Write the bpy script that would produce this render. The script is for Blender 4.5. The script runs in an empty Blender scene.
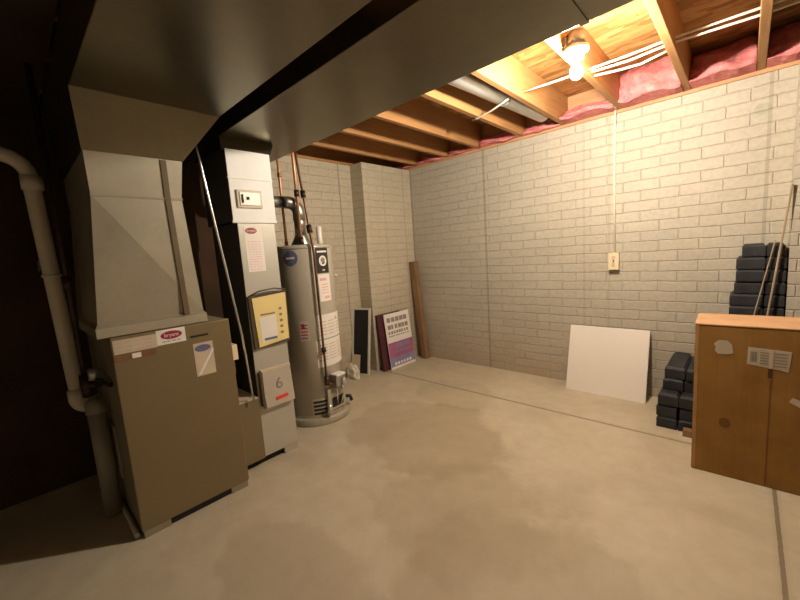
import bpy, bmesh, math, random
from mathutils import Vector, Matrix
random.seed(7)
SC = bpy.context.scene
COL = SC.collection
V = Vector
PI = math.pi

# ------------------------------------------------------------------ materials
def new_mat(name):
    m = bpy.data.materials.new(name); m.use_nodes = True
    nt = m.node_tree; nt.nodes.clear()
    out = nt.nodes.new('ShaderNodeOutputMaterial')
    b = nt.nodes.new('ShaderNodeBsdfPrincipled')
    nt.links.new(b.outputs[0], out.inputs[0])
    return m, nt, b

def coord(nt, scale=(1, 1, 1), swz=None):
    tc = nt.nodes.new('ShaderNodeTexCoord')
    mp = nt.nodes.new('ShaderNodeMapping'); mp.inputs['Scale'].default_value = scale
    if swz:
        s = nt.nodes.new('ShaderNodeSeparateXYZ'); c = nt.nodes.new('ShaderNodeCombineXYZ')
        nt.links.new(tc.outputs['Object'], s.inputs[0])
        for i, a in enumerate(swz): nt.links.new(s.outputs[a], c.inputs[i])
        nt.links.new(c.outputs[0], mp.inputs[0])
    else:
        nt.links.new(tc.outputs['Object'], mp.inputs[0])
    return mp.outputs[0]

def noise(nt, vec, scale, detail=4, rough=.55, dist=0):
    n = nt.nodes.new('ShaderNodeTexNoise')
    n.inputs['Scale'].default_value = scale; n.inputs['Detail'].default_value = detail
    n.inputs['Roughness'].default_value = rough; n.inputs['Distortion'].default_value = dist
    nt.links.new(vec, n.inputs['Vector']); return n.outputs['Fac']

def ramp(nt, fac, stops):
    r = nt.nodes.new('ShaderNodeValToRGB'); e = r.color_ramp.elements
    while len(e) < len(stops): e.new(.5)
    for el, (p, c) in zip(e, stops): el.position = p; el.color = (*c, 1)
    nt.links.new(fac, r.inputs[0]); return r.outputs[0]

def mix(nt, fac, a, b, mode='MIX'):
    n = nt.nodes.new('ShaderNodeMix'); n.data_type = 'RGBA'; n.blend_type = mode
    for sock, v in ((n.inputs[0], fac), (n.inputs[6], a), (n.inputs[7], b)):
        if isinstance(v, (int, float)): sock.default_value = v
        elif isinstance(v, tuple): sock.default_value = (*v, 1)
        else: nt.links.new(v, sock)
    return n.outputs[2]

def math_(nt, op, a, b=None, c=None):
    n = nt.nodes.new('ShaderNodeMath'); n.operation = op
    for i, v in enumerate((a, b, c)):
        if v is None: continue
        if isinstance(v, (int, float)): n.inputs[i].default_value = v
        else: nt.links.new(v, n.inputs[i])
    return n.outputs[0]

def bump(nt, b, h, strength=.3, dist=.01):
    n = nt.nodes.new('ShaderNodeBump'); n.inputs['Strength'].default_value = strength
    n.inputs['Distance'].default_value = dist
    nt.links.new(h, n.inputs['Height']); nt.links.new(n.outputs[0], b.inputs['Normal'])

def simple(name, col, rough=.5, metal=0, var=.12, nscale=8, bmp=0, bscale=60, spec=None, stretch=(1, 1, 1)):
    m, nt, b = new_mat(name)
    v = coord(nt, stretch)
    f = noise(nt, v, nscale)
    lo = tuple(max(0, c*(1-var)) for c in col); hi = tuple(min(1, c*(1+var)) for c in col)
    nt.links.new(ramp(nt, f, [(.3, lo), (.7, hi)]), b.inputs['Base Color'])
    b.inputs['Roughness'].default_value = rough; b.inputs['Metallic'].default_value = metal
    if spec is not None: b.inputs['Specular IOR Level'].default_value = spec
    if bmp: bump(nt, b, noise(nt, v, bscale), bmp, .004)
    return m

def mat_brick(name, swz, base=(.53, .495, .41), seams=(), smudge=None):
    m, nt, b = new_mat(name)
    v = coord(nt, swz=swz)
    wob = nt.nodes.new('ShaderNodeTexNoise'); wob.inputs['Scale'].default_value = 9; wob.inputs['Detail'].default_value = 2
    nt.links.new(v, wob.inputs['Vector'])
    ad = nt.nodes.new('ShaderNodeVectorMath'); ad.operation = 'MULTIPLY_ADD'
    nt.links.new(wob.outputs['Color'], ad.inputs[0]); ad.inputs[1].default_value = (.012, .012, 0); nt.links.new(v, ad.inputs[2])
    br = nt.nodes.new('ShaderNodeTexBrick')
    br.inputs['Scale'].default_value = 1; br.inputs['Brick Width'].default_value = .25; br.inputs['Row Height'].default_value = .0815
    br.inputs['Mortar Size'].default_value = .0065; br.inputs['Mortar Smooth'].default_value = 1.0
    br.inputs['Color1'].default_value = (*base, 1); br.inputs['Color2'].default_value = (*[c*.93 for c in base], 1)
    br.inputs['Mortar'].default_value = (*[c*.97 for c in base], 1); br.offset = .5
    nt.links.new(ad.outputs[0], br.inputs['Vector'])
    n1 = noise(nt, v, 2.2, 5); n2 = noise(nt, v, 38, 4)
    c = mix(nt, .55, br.outputs['Color'], ramp(nt, n1, [(.3, tuple(k*.78 for k in base)), (.7, tuple(min(1, k*1.1) for k in base))]), 'MIX')
    c = mix(nt, .5, c, br.outputs['Color'])
    c = mix(nt, .35, c, ramp(nt, n2, [(.35, (.7, .68, .62)), (.6, (1, 1, 1))]), 'MULTIPLY')
    sp = nt.nodes.new('ShaderNodeSeparateXYZ'); nt.links.new(v, sp.inputs[0])
    # tan scuffs in the paint on the lowest courses
    low = math_(nt, 'SUBTRACT', .62, sp.outputs[1])
    low = math_(nt, 'MULTIPLY', low, noise(nt, v, 5, 5)); low = math_(nt, 'MAXIMUM', math_(nt, 'MINIMUM', low, .5), 0)
    c = mix(nt, low, c, (.40, .25, .12))
    for x0, w, k in seams:                                     # filled control joints
        d = math_(nt, 'ABSOLUTE', math_(nt, 'SUBTRACT', sp.outputs[0], x0))
        d = math_(nt, 'MULTIPLY_ADD', noise(nt, v, 14), .012, d)
        f = math_(nt, 'MULTIPLY', math_(nt, 'LESS_THAN', d, w), k)
        c = mix(nt, f, c, (.26, .23, .16))
    if smudge:
        x0, z0 = smudge
        dx = math_(nt, 'DIVIDE', math_(nt, 'SUBTRACT', sp.outputs[0], x0), .06)
        dz = math_(nt, 'DIVIDE', math_(nt, 'SUBTRACT', sp.outputs[1], z0), .05)
        r = math_(nt, 'ADD', math_(nt, 'MULTIPLY', dx, dx), math_(nt, 'MULTIPLY', dz, dz))
        r = math_(nt, 'ADD', r, math_(nt, 'MULTIPLY', noise(nt, v, 20), .8))
        c = mix(nt, math_(nt, 'MULTIPLY', math_(nt, 'LESS_THAN', r, 1.0), .3), c, (.28, .28, .22))
    nt.links.new(c, b.inputs['Base Color'])
    b.inputs['Roughness'].default_value = .62
    h = math_(nt, 'SUBTRACT', math_(nt, 'MULTIPLY', noise(nt, v, 25, 5), .35), br.outputs['Fac'])
    bump(nt, b, h, .62, .010)
    return m

def mat_floor():
    m, nt, b = new_mat('concrete_floor')
    v = coord(nt)
    sp = nt.nodes.new('ShaderNodeSeparateXYZ'); nt.links.new(v, sp.inputs[0]); X, Y = sp.outputs[0], sp.outputs[1]
    n1 = noise(nt, v, 1.1, 6, .6, .6); n2 = noise(nt, v, 9, 6, .65); n3 = noise(nt, v, 120, 2)
    c = ramp(nt, n1, [(.3, (.49, .435, .315)), (.52, (.60, .54, .405)), (.72, (.67, .61, .475))])
    c = mix(nt, .22, c, ramp(nt, n2, [(.35, (.6, .55, .48)), (.65, (1, 1, 1))]), 'MULTIPLY')
    # old water stains with their own outline
    w = noise(nt, v, 2.3, 5, .6)
    for x0, y0, rx, ry, k in ((-1.72, 1.95, .62, .50, .34), (-1.0, 1.45, .5, .42, .22), (-.62, 1.12, .45, .62, .24), (-2.0, 2.75, .45, .3, .2), (-1.2, .62, .55, .3, .25)):
        dx = math_(nt, 'DIVIDE', math_(nt, 'SUBTRACT', X, x0), rx); dy = math_(nt, 'DIVIDE', math_(nt, 'SUBTRACT', Y, y0), ry)
        r = math_(nt, 'ADD', math_(nt, 'MULTIPLY', dx, dx), math_(nt, 'MULTIPLY', dy, dy))
        r = math_(nt, 'ADD', r, math_(nt, 'MULTIPLY', math_(nt, 'SUBTRACT', w, .5), 3.2))
        mr = nt.nodes.new('ShaderNodeMapRange'); mr.interpolation_type = 'SMOOTHSTEP'
        mr.inputs[1].default_value = .75; mr.inputs[2].default_value = 1.2; mr.inputs[3].default_value = k; mr.inputs[4].default_value = 0
        nt.links.new(r, mr.inputs[0])
        c = mix(nt, mr.outputs[0], c, (.30, .225, .13))
    # saw-cut control joints
    jw = math_(nt, 'MULTIPLY', math_(nt, 'SUBTRACT', noise(nt, v, 30, 2), .5), .006)
    d1 = math_(nt, 'ABSOLUTE', math_(nt, 'SUBTRACT', math_(nt, 'ADD', Y, jw), 2.845))
    d2 = math_(nt, 'ABSOLUTE', math_(nt, 'SUBTRACT', math_(nt, 'ADD', X, jw), .155))
    d2 = math_(nt, 'ADD', d2, math_(nt, 'MULTIPLY', math_(nt, 'GREATER_THAN', Y, 2.845), 5))
    d = math_(nt, 'MINIMUM', d1, d2)
    j = math_(nt, 'LESS_THAN', d, .008)
    halo = nt.nodes.new('ShaderNodeMapRange'); halo.inputs[1].default_value = .008; halo.inputs[2].default_value = .03
    halo.inputs[3].default_value = .3; halo.inputs[4].default_value = 0; nt.links.new(d, halo.inputs[0])
    c = mix(nt, halo.outputs[0], c, (.36, .29, .19))
    c = mix(nt, math_(nt, 'MULTIPLY', j, .75), c, (.19, .145, .085))
    nt.links.new(c, b.inputs['Base Color'])
    b.inputs['Roughness'].default_value = .55
    h = math_(nt, 'SUBTRACT', math_(nt, 'MULTIPLY', n3, .1), j)
    bump(nt, b, math_(nt, 'ADD', h, math_(nt, 'MULTIPLY', n2, .2)), .25, .006)
    return m

def mat_wood(name, c1, c2, axis='y', rough=.65):
    m, nt, b = new_mat(name)
    sc = {'x': (1.2, 14, 14), 'y': (14, 1.2, 14), 'z': (14, 14, 1.2)}[axis]
    v = coord(nt, sc)
    f = noise(nt, v, 2.2, 6, .6, 1.2); g = noise(nt, coord(nt), 1.3, 3)
    c = mix(nt, .35, ramp(nt, f, [(.32, c1), (.66, c2)]), ramp(nt, g, [(.35, tuple(k*.75 for k in c1)), (.65, c2)]))
    nt.links.new(c, b.inputs['Base Color']); b.inputs['Roughness'].default_value = rough
    bump(nt, b, f, .15, .003); return m

def mat_osb():
    m, nt, b = new_mat('subfloor_osb')
    v = coord(nt, (5, 16, 5))
    vo = nt.nodes.new('ShaderNodeTexVoronoi'); vo.inputs['Scale'].default_value = 1.6; nt.links.new(v, vo.inputs['Vector'])
    s = nt.nodes.new('ShaderNodeSeparateColor'); nt.links.new(vo.outputs['Color'], s.inputs[0])
    f = math_(nt, 'ADD', math_(nt, 'MULTIPLY', s.outputs[0], .5), math_(nt, 'MULTIPLY', noise(nt, coord(nt, (3, 9, 3)), 2.5, 5), .5))
    c = ramp(nt, f, [(.25, (.27, .115, .03)), (.5, (.42, .21, .06)), (.75, (.54, .31, .11))])
    nt.links.new(c, b.inputs['Base Color']); b.inputs['Roughness'].default_value = .75
    bump(nt, b, f, .3, .004); return m

def mat_metal(name, col=(.56, .55, .50), rough=.36, metal=.9):
    m, nt, b = new_mat(name)
    v = coord(nt)
    vo = nt.nodes.new('ShaderNodeTexVoronoi'); vo.inputs['Scale'].default_value = 45; nt.links.new(v, vo.inputs['Vector'])
    s = nt.nodes.new('ShaderNodeSeparateColor'); nt.links.new(vo.outputs['Color'], s.inputs[0])
    f = math_(nt, 'ADD', math_(nt, 'MULTIPLY', s.outputs[0], .09), math_(nt, 'MULTIPLY', noise(nt, v, 3, 5), .91))
    nt.links.new(ramp(nt, f, [(.3, tuple(c*.86 for c in col)), (.7, tuple(min(1, c*1.08) for c in col))]), b.inputs['Base Color'])
    b.inputs['Metallic'].default_value = metal
    r = nt.nodes.new('ShaderNodeMapRange'); nt.links.new(f, r.inputs[0]); r.inputs[3].default_value = rough-.06; r.inputs[4].default_value = rough+.08
    nt.links.new(r.outputs[0], b.inputs['Roughness'])
    bump(nt, b, noise(nt, v, 2.4, 2), .12, .02)
    return m

def mat_fluff():
    m, nt, b = new_mat('pink_fibreglass')
    v = coord(nt)
    f = noise(nt, v, 22, 8, .7)
    nt.links.new(ramp(nt, f, [(.3, (.62, .15, .17)), (.55, (.80, .28, .28)), (.75, (.88, .44, .42))]), b.inputs['Base Color'])
    b.inputs['Roughness'].default_value = 1; bump(nt, b, f, .8, .02); return m

def mat_cardboard():
    m, nt, b = new_mat('cardboard')
    v = coord(nt); f = noise(nt, v, 4, 6, .65); g = noise(nt, coord(nt, (70, 70, 1)), 1, 2)
    c = ramp(nt, f, [(.3, (.26, .12, .02)), (.55, (.34, .17, .032)), (.75, (.40, .215, .055))])
    c = mix(nt, .12, c, ramp(nt, g, [(.4, (.5, .5, .5)), (.6, (1, 1, 1))]), 'MULTIPLY')
    nt.links.new(c, b.inputs['Base Color']); b.inputs['Roughness'].default_value = .75; bump(nt, b, f, .1, .004); return m

M = {}
M['floor'] = mat_floor()
M['brick_x'] = mat_brick('painted_brick_back', 'XZY', seams=((-2.045, .018, .6), (-3.06, .016, .5), (-1.06, .016, .26), (-.86, .016, .24), (.088, .016, .45)), smudge=(.052, 2.125))
M['brick_y'] = mat_brick('painted_brick_left', 'YZX', base=(.60, .535, .41), seams=((2.62, .016, .6), (3.10, .012, .35), (3.44, .014, .45)))
M['far_wall'] = simple('far_wall_paint', (.64, .62, .56), .8, var=.15, nscale=2)
M['shaded_casing'] = simple('shaded_duct_side', (.022, .018, .014), .75)  # near-black colour paints in the shade on the unlit sides of the drop
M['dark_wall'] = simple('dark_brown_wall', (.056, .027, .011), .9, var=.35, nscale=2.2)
M['joist'] = mat_wood('joist_pine', (.34, .155, .050), (.50, .265, .10), 'y')
M['plate'] = mat_wood('plate_pine', (.50, .27, .13), (.64, .38, .2), 'x')
M['post'] = mat_wood('brown_post', (.20, .11, .05), (.33, .2, .1), 'z')
M['stick'] = mat_wood('pale_stick', (.30, .23, .14), (.42, .33, .2), 'z')
M['osb'] = mat_osb()
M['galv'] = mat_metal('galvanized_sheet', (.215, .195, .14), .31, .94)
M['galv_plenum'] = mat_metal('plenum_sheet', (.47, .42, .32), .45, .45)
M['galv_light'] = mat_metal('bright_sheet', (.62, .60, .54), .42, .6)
M['pipe_metal'] = mat_metal('round_pipe_metal', (.66, .67, .66), .3, .8)
M['white_paint'] = simple('white_duct_paint', (.86, .85, .82), .5, var=.03)
M['grey_paint'] = simple('drop_grey_paint', (.52, .50, .43), .45, .3, var=.05, nscale=3)
M['taupe'] = simple('furnace_taupe', (.215, .163, .084), .38, .1, var=.05, nscale=3)
M['taupe_light'] = simple('furnace_casing', (.33, .29, .2), .45, .2, var=.05)
M['seam_brown'] = simple('seam_brown', (.15, .105, .055), .5)
M['black'] = simple('black_void', (.012, .01, .009), .8)
M['black_iron'] = simple('black_iron_pipe', (.075, .045, .030), .35, .6, var=.3, nscale=20)
M['brown_pipe'] = simple('brown_pipe', (.17, .085, .045), .35, .6, var=.4, nscale=9)
M['copper'] = simple('copper_pipe', (.72, .36, .19), .38, .55, var=.25, nscale=14)
M['flue'] = simple('grey_vent_pipe', (.36, .36, .33), .35, .85, var=.2, nscale=12)
M['pvc'] = simple('cream_pvc', (.86, .78, .62), .35, var=.06, nscale=5)
M['pvc_grey'] = simple('grey_plastic_pipe', (.30, .28, .22), .35, var=.08)
M['silver'] = simple('silver_conduit', (.8, .8, .78), .25, .95)
M['heater'] = simple('heater_jacket', (.54, .50, .41), .25, .1, var=.05, nscale=4)
M['heater_band'] = simple('heater_rim', (.42, .38, .29), .4, .1, var=.1)
M['label_white'] = simple('label_paper', (.86, .82, .76), .5, var=.04)
M['tag_paper'] = simple('tag_paper', (.52, .46, .38), .5, var=.04)
M['label_cream'] = simple('label_cream', (.62, .52, .40), .5, var=.06)
M['label_brown'] = simple('label_brown', (.22, .10, .045), .5)
M['label_black'] = simple('label_black', (.02, .018, .018), .4)
M['label_red'] = simple('label_red', (.34, .02, .07), .4)
M['red_bright'] = simple('print_red', (.75, .07, .06), .5)
M['label_blue'] = simple('label_blue', (.15, .16, .29), .4)
M['print_grey'] = simple('print_grey', (.28, .25, .23), .6)
M['print_pink'] = simple('print_pink', (.85, .42, .45), .6)
M['yellow'] = simple('yellow_card', (.86, .70, .30), .5, var=.05)
M['clear_pouch'] = simple('pouch_edge', (.10, .075, .05), .3)
M['ivory'] = simple('ivory_plastic', (.80, .70, .46), .4, var=.03)
M['dark_slot'] = simple('dark_slot', (.015, .012, .01), .7)
M['cable'] = simple('cream_cable', (.80, .74, .62), .5, var=.04)
M['ceramic'] = simple('white_porcelain', (.88, .86, .82), .25, var=.02)
M['zinc'] = simple('zinc_box', (.34, .34, .34), .4, .8, var=.1)
M['board'] = simple('white_board', (.90, .86, .80), .5, var=.02, nscale=2)
M['charcoal'] = simple('charcoal_block', (.020, .022, .027), .6, var=.5, nscale=12, bmp=.5)
M['card'] = mat_cardboard()
M['lit_card_top'] = simple('lit_cardboard_top', (.60, .36, .19), .7, var=.08)  # paler cardboard for the flaps, lamplight from above put into the colour
M['lit_card_edge'] = simple('lit_card_edge', (.44, .25, .09), .75, var=.1)
M['card_seam'] = simple('card_seam', (.20, .085, .015), .75, var=.2)
M['card_dark'] = simple('card_mark', (.10, .03, .015), .7)
M['tape'] = simple('torn_label_white', (.58, .50, .38), .6, var=.05)
M['screen'] = simple('black_panel', (.010, .010, .012), .45)
M['alu'] = simple('silver_frame', (.74, .71, .63), .4, .2, var=.05)
M['purple'] = simple('sign_purple', (.40, .13, .25), .5, var=.15)
M['lav'] = simple('sign_lavender', (.26, .25, .42), .5, var=.15)
M['maroon'] = simple('maroon_board', (.085, .018, .03), .6, var=.2)
M['bag'] = simple('white_plastic_bag', (.78, .72, .62), .3, var=.1)
M['tan_card'] = simple('tan_card', (.62, .53, .38), .6, var=.08)
M['fluff'] = mat_fluff()
m, nt, b = new_mat('lit_bulb'); b.inputs['Base Color'].default_value = (1, .95, .85, 1)
b.inputs['Emission Color'].default_value = (1, .87, .70, 1); b.inputs['Emission Strength'].default_value = 2550.0
M['bulb'] = m

# ------------------------------------------------------------------ builders
class MB:
    def __init__(s): s.bm = bmesh.new()
    def verts(s, vs, fs, smooth=False):
        nv = [s.bm.verts.new(v) for v in vs]
        for f in fs:
            try:
                fc = s.bm.faces.new([nv[i] for i in f]); fc.smooth = smooth
            except ValueError: pass
        return s
    def box(s, x0, x1, y0, y1, z0, z1, bev=0, mat=None):
        t = bmesh.new()
        vs = [t.verts.new((x, y, z)) for x in (x0, x1) for y in (y0, y1) for z in (z0, z1)]
        for f in ((0, 1, 3, 2), (4, 6, 7, 5), (0, 4, 5, 1), (2, 3, 7, 6), (0, 2, 6, 4), (1, 5, 7, 3)): t.faces.new([vs[i] for i in f])
        if bev: bmesh.ops.bevel(t, geom=t.edges[:], offset=bev, segments=2, affect='EDGES', profile=.6)
        if mat is not None: bmesh.ops.transform(t, matrix=mat, verts=t.verts)
        s.merge(t); return s
    def merge(s, t):
        me = bpy.data.meshes.new('tmp'); t.to_mesh(me); t.free(); s.bm.from_mesh(me); bpy.data.meshes.remove(me)
    def hexa(s, bot, top):               # two loops of 4 points
        s.verts([*bot, *top], [(3, 2, 1, 0), (4, 5, 6, 7), (0, 1, 5, 4), (1, 2, 6, 5), (2, 3, 7, 6), (3, 0, 4, 7)]); return s
    def tube(s, pts, r, seg=16, caps=True):
        pts = [V(p) for p in pts]; rs = r if isinstance(r, (list, tuple)) else [r]*len(pts)
        rings = []; up = None
        for i, p in enumerate(pts):
            d = (pts[min(i+1, len(pts)-1)]-pts[max(i-1, 0)]).normalized()
            if up is None: up = d.orthogonal().normalized()
            up = (up-d*up.dot(d)).normalized(); sd = d.cross(up)
            rings.append([s.bm.verts.new(p+(up*math.cos(a)+sd*math.sin(a))*rs[i]) for a in [2*PI*k/seg for k in range(seg)]])
        for a, b_ in zip(rings, rings[1:]):
            for k in range(seg):
                f = s.bm.faces.new((a[k], a[(k+1) % seg], b_[(k+1) % seg], b_[k])); f.smooth = True
        if caps: s.bm.faces.new(rings[0][::-1]); s.bm.faces.new(rings[-1])
        return s
    def lathe(s, c, prof, seg=40):       # around z, prof = [(r, z)]
        rings = [[s.bm.verts.new((c[0]+r*math.cos(2*PI*k/seg), c[1]+r*math.sin(2*PI*k/seg), z)) for k in range(seg)] for r, z in prof]
        for a, b_ in zip(rings, rings[1:]):
            for k in range(seg):
                f = s.bm.faces.new((a[k], a[(k+1) % seg], b_[(k+1) % seg], b_[k])); f.smooth = True
        s.bm.faces.new(rings[0][::-1]); s.bm.faces.new(rings[-1]); return s
    def patch(s, c, r, a0, a1, z0, z1, th=.0015, seg=10):   # curved sticker on a cylinder
        vs = []; fs = []
        for k in range(seg+1):
            a = math.radians(a0+(a1-a0)*k/seg)
            for rr, z in ((r, z0), (r, z1), (r+th, z1), (r+th, z0)): vs.append((c[0]+rr*math.cos(a), c[1]+rr*math.sin(a), z))
        for k in range(seg):
            for j in range(4): fs.append((4*k+j, 4*k+(j+1) % 4, 4*k+4+(j+1) % 4, 4*k+4+j))
        fs += [(0, 1, 2, 3), (4*seg+3, 4*seg+2, 4*seg+1, 4*seg)]
        s.verts(vs, fs); return s
    def disc_x(s, x, y, z, ry, rz, th=.0015, seg=28):      # oval lying on a plane of constant x
        a = [(x, y+ry*math.cos(2*PI*k/seg), z+rz*math.sin(2*PI*k/seg)) for k in range(seg)]
        b_ = [(x+th, p[1], p[2]) for p in a]
        s.verts(a+b_, [tuple(range(seg))[::-1], tuple(range(seg, 2*seg))]+[(k, (k+1) % seg, seg+(k+1) % seg, seg+k) for k in range(seg)]); return s
    def xf(s, mat): bmesh.ops.transform(s.bm, matrix=mat, verts=s.bm.verts); return s
    def build(s, name, mat, parent=None):
        bmesh.ops.recalc_face_normals(s.bm, faces=s.bm.faces)
        vs = s.bm.verts
        if parent is None:
            lo = [min(v.co[i] for v in vs) for i in range(3)]; hi = [max(v.co[i] for v in vs) for i in range(3)]
            org = V(((lo[0]+hi[0])/2, (lo[1]+hi[1])/2, lo[2]))
        else: org = ORG[parent]
        for v in vs: v.co -= org
        me = bpy.data.meshes.new(name); s.bm.to_mesh(me); s.bm.free()
        me.materials.append(mat if not isinstance(mat, str) else M[mat])
        o = bpy.data.objects.new(name, me); COL.objects.link(o)
        if parent is None: o.location = org
        else: o.parent = parent
        ORG[o] = org
        return o
ORG = {}

def thing(name, label, cat, loc, group=None):
    o = bpy.data.objects.new(name, None); COL.objects.link(o); o.location = loc; o.empty_display_size = .05
    o['label'] = label; o['category'] = cat
    if group: o['group'] = group
    ORG[o] = V(loc); return o
def tag(o, label, cat, group=None):
    o['label'] = label; o['category'] = cat
    if group: o['group'] = group
    return o
def struct(o):
    o['kind'] = 'structure'; return o
def origin0(o):                      # put a setting mesh's origin at the world origin (texture coordinates)
    for v in o.data.vertices: v.co += o.location
    o.location = (0, 0, 0); ORG[o] = V((0, 0, 0)); return o

def text(s, size, mtx, name, mat, parent, th=.0006):
    cu = bpy.data.curves.new('txt', 'FONT'); cu.body = s; cu.size = size; cu.align_x = 'CENTER'; cu.align_y = 'CENTER'; cu.extrude = th
    t = bpy.data.objects.new('txt', cu); COL.objects.link(t)
    dg = bpy.context.evaluated_depsgraph_get(); dg.update()
    me = bpy.data.meshes.new_from_object(t.evaluated_get(dg)); bpy.data.objects.remove(t); bpy.data.curves.remove(cu)
    me.transform(mtx); me.transform(Matrix.Translation(-ORG[parent])); me.materials.clear(); me.materials.append(M[mat])
    me.name = name
    o = bpy.data.objects.new(name, me); COL.objects.link(o); o.parent = parent; ORG[o] = ORG[parent]; return o
def face_x(x, y, z):                 # text that faces +x, reading along +y
    return Matrix.Translation((x, y, z)) @ Matrix(((0, 0, 1, 0), (1, 0, 0, 0), (0, 1, 0, 0), (0, 0, 0, 1)))

def bars(mb, x, y0, y1, zs, h, th=.0008, words=4, rnd=None):
    rnd = rnd or random
    for z in zs:
        y = y0
        for _ in range(words):
            w = (y1-y0)/words*rnd.uniform(.55, .9)
            mb.box(x, x+th, y, min(y+w, y1), z-h/2, z+h/2); y += (y1-y0)/words
    return mb

# ------------------------------------------------------------------ setting
HW = 2.345          # top of masonry
HJ = 2.37           # underside of joists
HS = 2.605          # subfloor
WY = 3.575          # back wall face
XR, YF = 2.6, -2.4
struct(origin0(MB().box(-3.5, XR+.2, YF-.2, WY+.2, -.1, 0).build('floor', 'floor')))
struct(origin0(MB().box(-3.5, XR+.2, YF-.2, WY+.3, HS, HS+.03).build('ceiling', 'osb')))
struct(origin0(MB().box(-3.5, XR+.2, WY, WY+.2, 0, HW).build('wall_back', 'brick_x')))
struct(origin0(MB().box(-3.45, -3.27, 1.30, WY, 0, HW).build('wall_left', 'brick_y')))
struct(origin0(MB().box(-3.27, -3.075, 2.79, WY, 0, HW).build('wall_corner', 'brick_y')))
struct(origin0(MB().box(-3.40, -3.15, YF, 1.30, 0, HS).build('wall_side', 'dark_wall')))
struct(origin0(MB().box(XR, XR+.2, YF, WY, 0, HS).build('wall_right', 'far_wall')))
struct(origin0(MB().box(-3.4, XR+.2, YF-.2, YF, 0, HS).build('wall_front', 'far_wall')))
struct(origin0(MB().box(.205, .62, 3.39, WY, 0, HW).build('wall_pillar', 'brick_x')))
struct(MB().box(-3.45, XR, WY-.018, WY+.12, HW, HJ, .003).build('trim_1', 'plate'))
struct(MB().box(-3.45, -3.255, 1.3, WY-.02, HW, HJ, .003).build('trim_2', 'joist'))
struct(MB().box(-3.45, XR, WY+.03, WY+.07, HJ, HS).build('trim_3', 'plate'))
struct(MB().box(-3.42, -3.38, 1.3, WY+.03, HJ, HS).build('trim_4', 'joist'))
struct(MB().box(-3.15, -1.0, YF, .275, HJ-.02, HJ-.001).build('ceiling_shade_panel', 'dark_wall'))  # dark sheet added under the joists to stand in for unlit ceiling

# ------------------------------------------------------------------ ceiling joists
jx = [(-2.918, 'wooden ceiling joist closest to the left brick wall'),
      (-2.484, 'wooden ceiling joist second from the left brick wall'),
      (-2.075, 'wooden ceiling joist third from the left brick wall'),
      (-1.605, 'wooden ceiling joist just left of the round silver duct'),
      (-1.215, 'brightly lit wooden joist just right of the round silver duct'),
      (-.775, 'wooden ceiling joist behind the lit bulb'),
      (-.348, 'wide looking wooden joist right of the bulb, cables passing through it'),
      (.033, 'wooden ceiling joist farthest right, near the picture corner')]
for x, lab in jx:
    o = MB().box(x-.021, x+.021, YF, WY+.02, HJ, HS-.001, .003).build('ceiling_joist', 'joist')
    tag(o, lab, 'joist', 'wooden joists under the subfloor')

# ------------------------------------------------------------------ pink insulation in the bays against the back wall
edges = [-3.36]+[j[0] for j in jx]+[.46]
places = ['in the leftmost bay above the chimney corner', 'in the bay second from the left wall', 'in the bay third from the left wall',
          'in the bay left of the joist beside the round duct', 'behind the end of the round silver duct', 'in the bay left of the bulb joist',
          'in the bay right of the bulb, above the outlet cable', 'in the dark bay right of the cable joist', 'in the rightmost corner bay']
fat = [.10, .10, .10, .12, .10, .24, .26, .27, .27]
tap = [.6, .6, .6, .6, .6, .62, .25, .8, .8]
hgt = [.22, .24, .26, .34, .26, .42, .97, .95, .95]
def batt(x0, x1, d, k, tp, hf):
    rnd = random.Random(k); bm = bmesh.new()
    nx, nz = 12, 8
    ph = [rnd.uniform(0, 6) for _ in range(6)]
    grid = []
    z0, z1 = HJ-.004, HJ+(HS-HJ-.008)*hf
    for j in range(nz+1):
        row = []
        for i in range(nx+1):
            u, w = i/nx, j/nz
            fy = d*(1-tp*w**1.4)*(.82+.18*math.sin(PI*min(max(u, .06), .94)))
            fy += .018*math.sin(9*u+ph[0]+3*w)+.014*math.sin(14*w+ph[1]+5*u)+rnd.uniform(-.007, .007)
            sag = .010*math.sin(7*u+ph[2])+.006*math.sin(17*u+ph[3]) if j == 0 else 0
            row.append(bm.verts.new((x0+(x1-x0)*u, WY+.02-fy, z0+(z1-z0)*w-max(0, sag))))
        grid.append(row)
    back = [[bm.verts.new((x0+(x1-x0)*i/nx, WY+.025, z0+.004+(z1-z0-.004)*j/nz)) for i in range(nx+1)] for j in (0, nz)]
    for j in range(nz):
        for i in range(nx):
            f = bm.faces.new((grid[j][i], grid[j][i+1], grid[j+1][i+1], grid[j+1][i])); f.smooth = True
    for i in range(nx):
        bm.faces.new((grid[0][i+1], grid[0][i], back[0][i], back[0][i+1])); bm.faces.new((grid[nz][i], grid[nz][i+1], back[1][i+1], back[1][i]))
    bm.faces.new((back[0][0], back[1][0], back[1][nx], back[0][nx]))
    bm.faces.new([grid[j][0] for j in range(nz+1)]+[back[1][0], back[0][0]]); bm.faces.new([back[0][nx], back[1][nx]]+[grid[j][nx] for j in range(nz, -1, -1)])
    m_ = MB(); m_.bm.free(); m_.bm = bm; return m_
for k in range(len(edges)-1):
    o = batt(edges[k]+.024, edges[k+1]-.024, fat[k], k+3, tap[k], hgt[k]).build('insulation_batt', 'fluff')
    tag(o, 'pink fibreglass insulation '+places[k], 'insulation', 'pink insulation along the top of the back wall')

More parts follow.
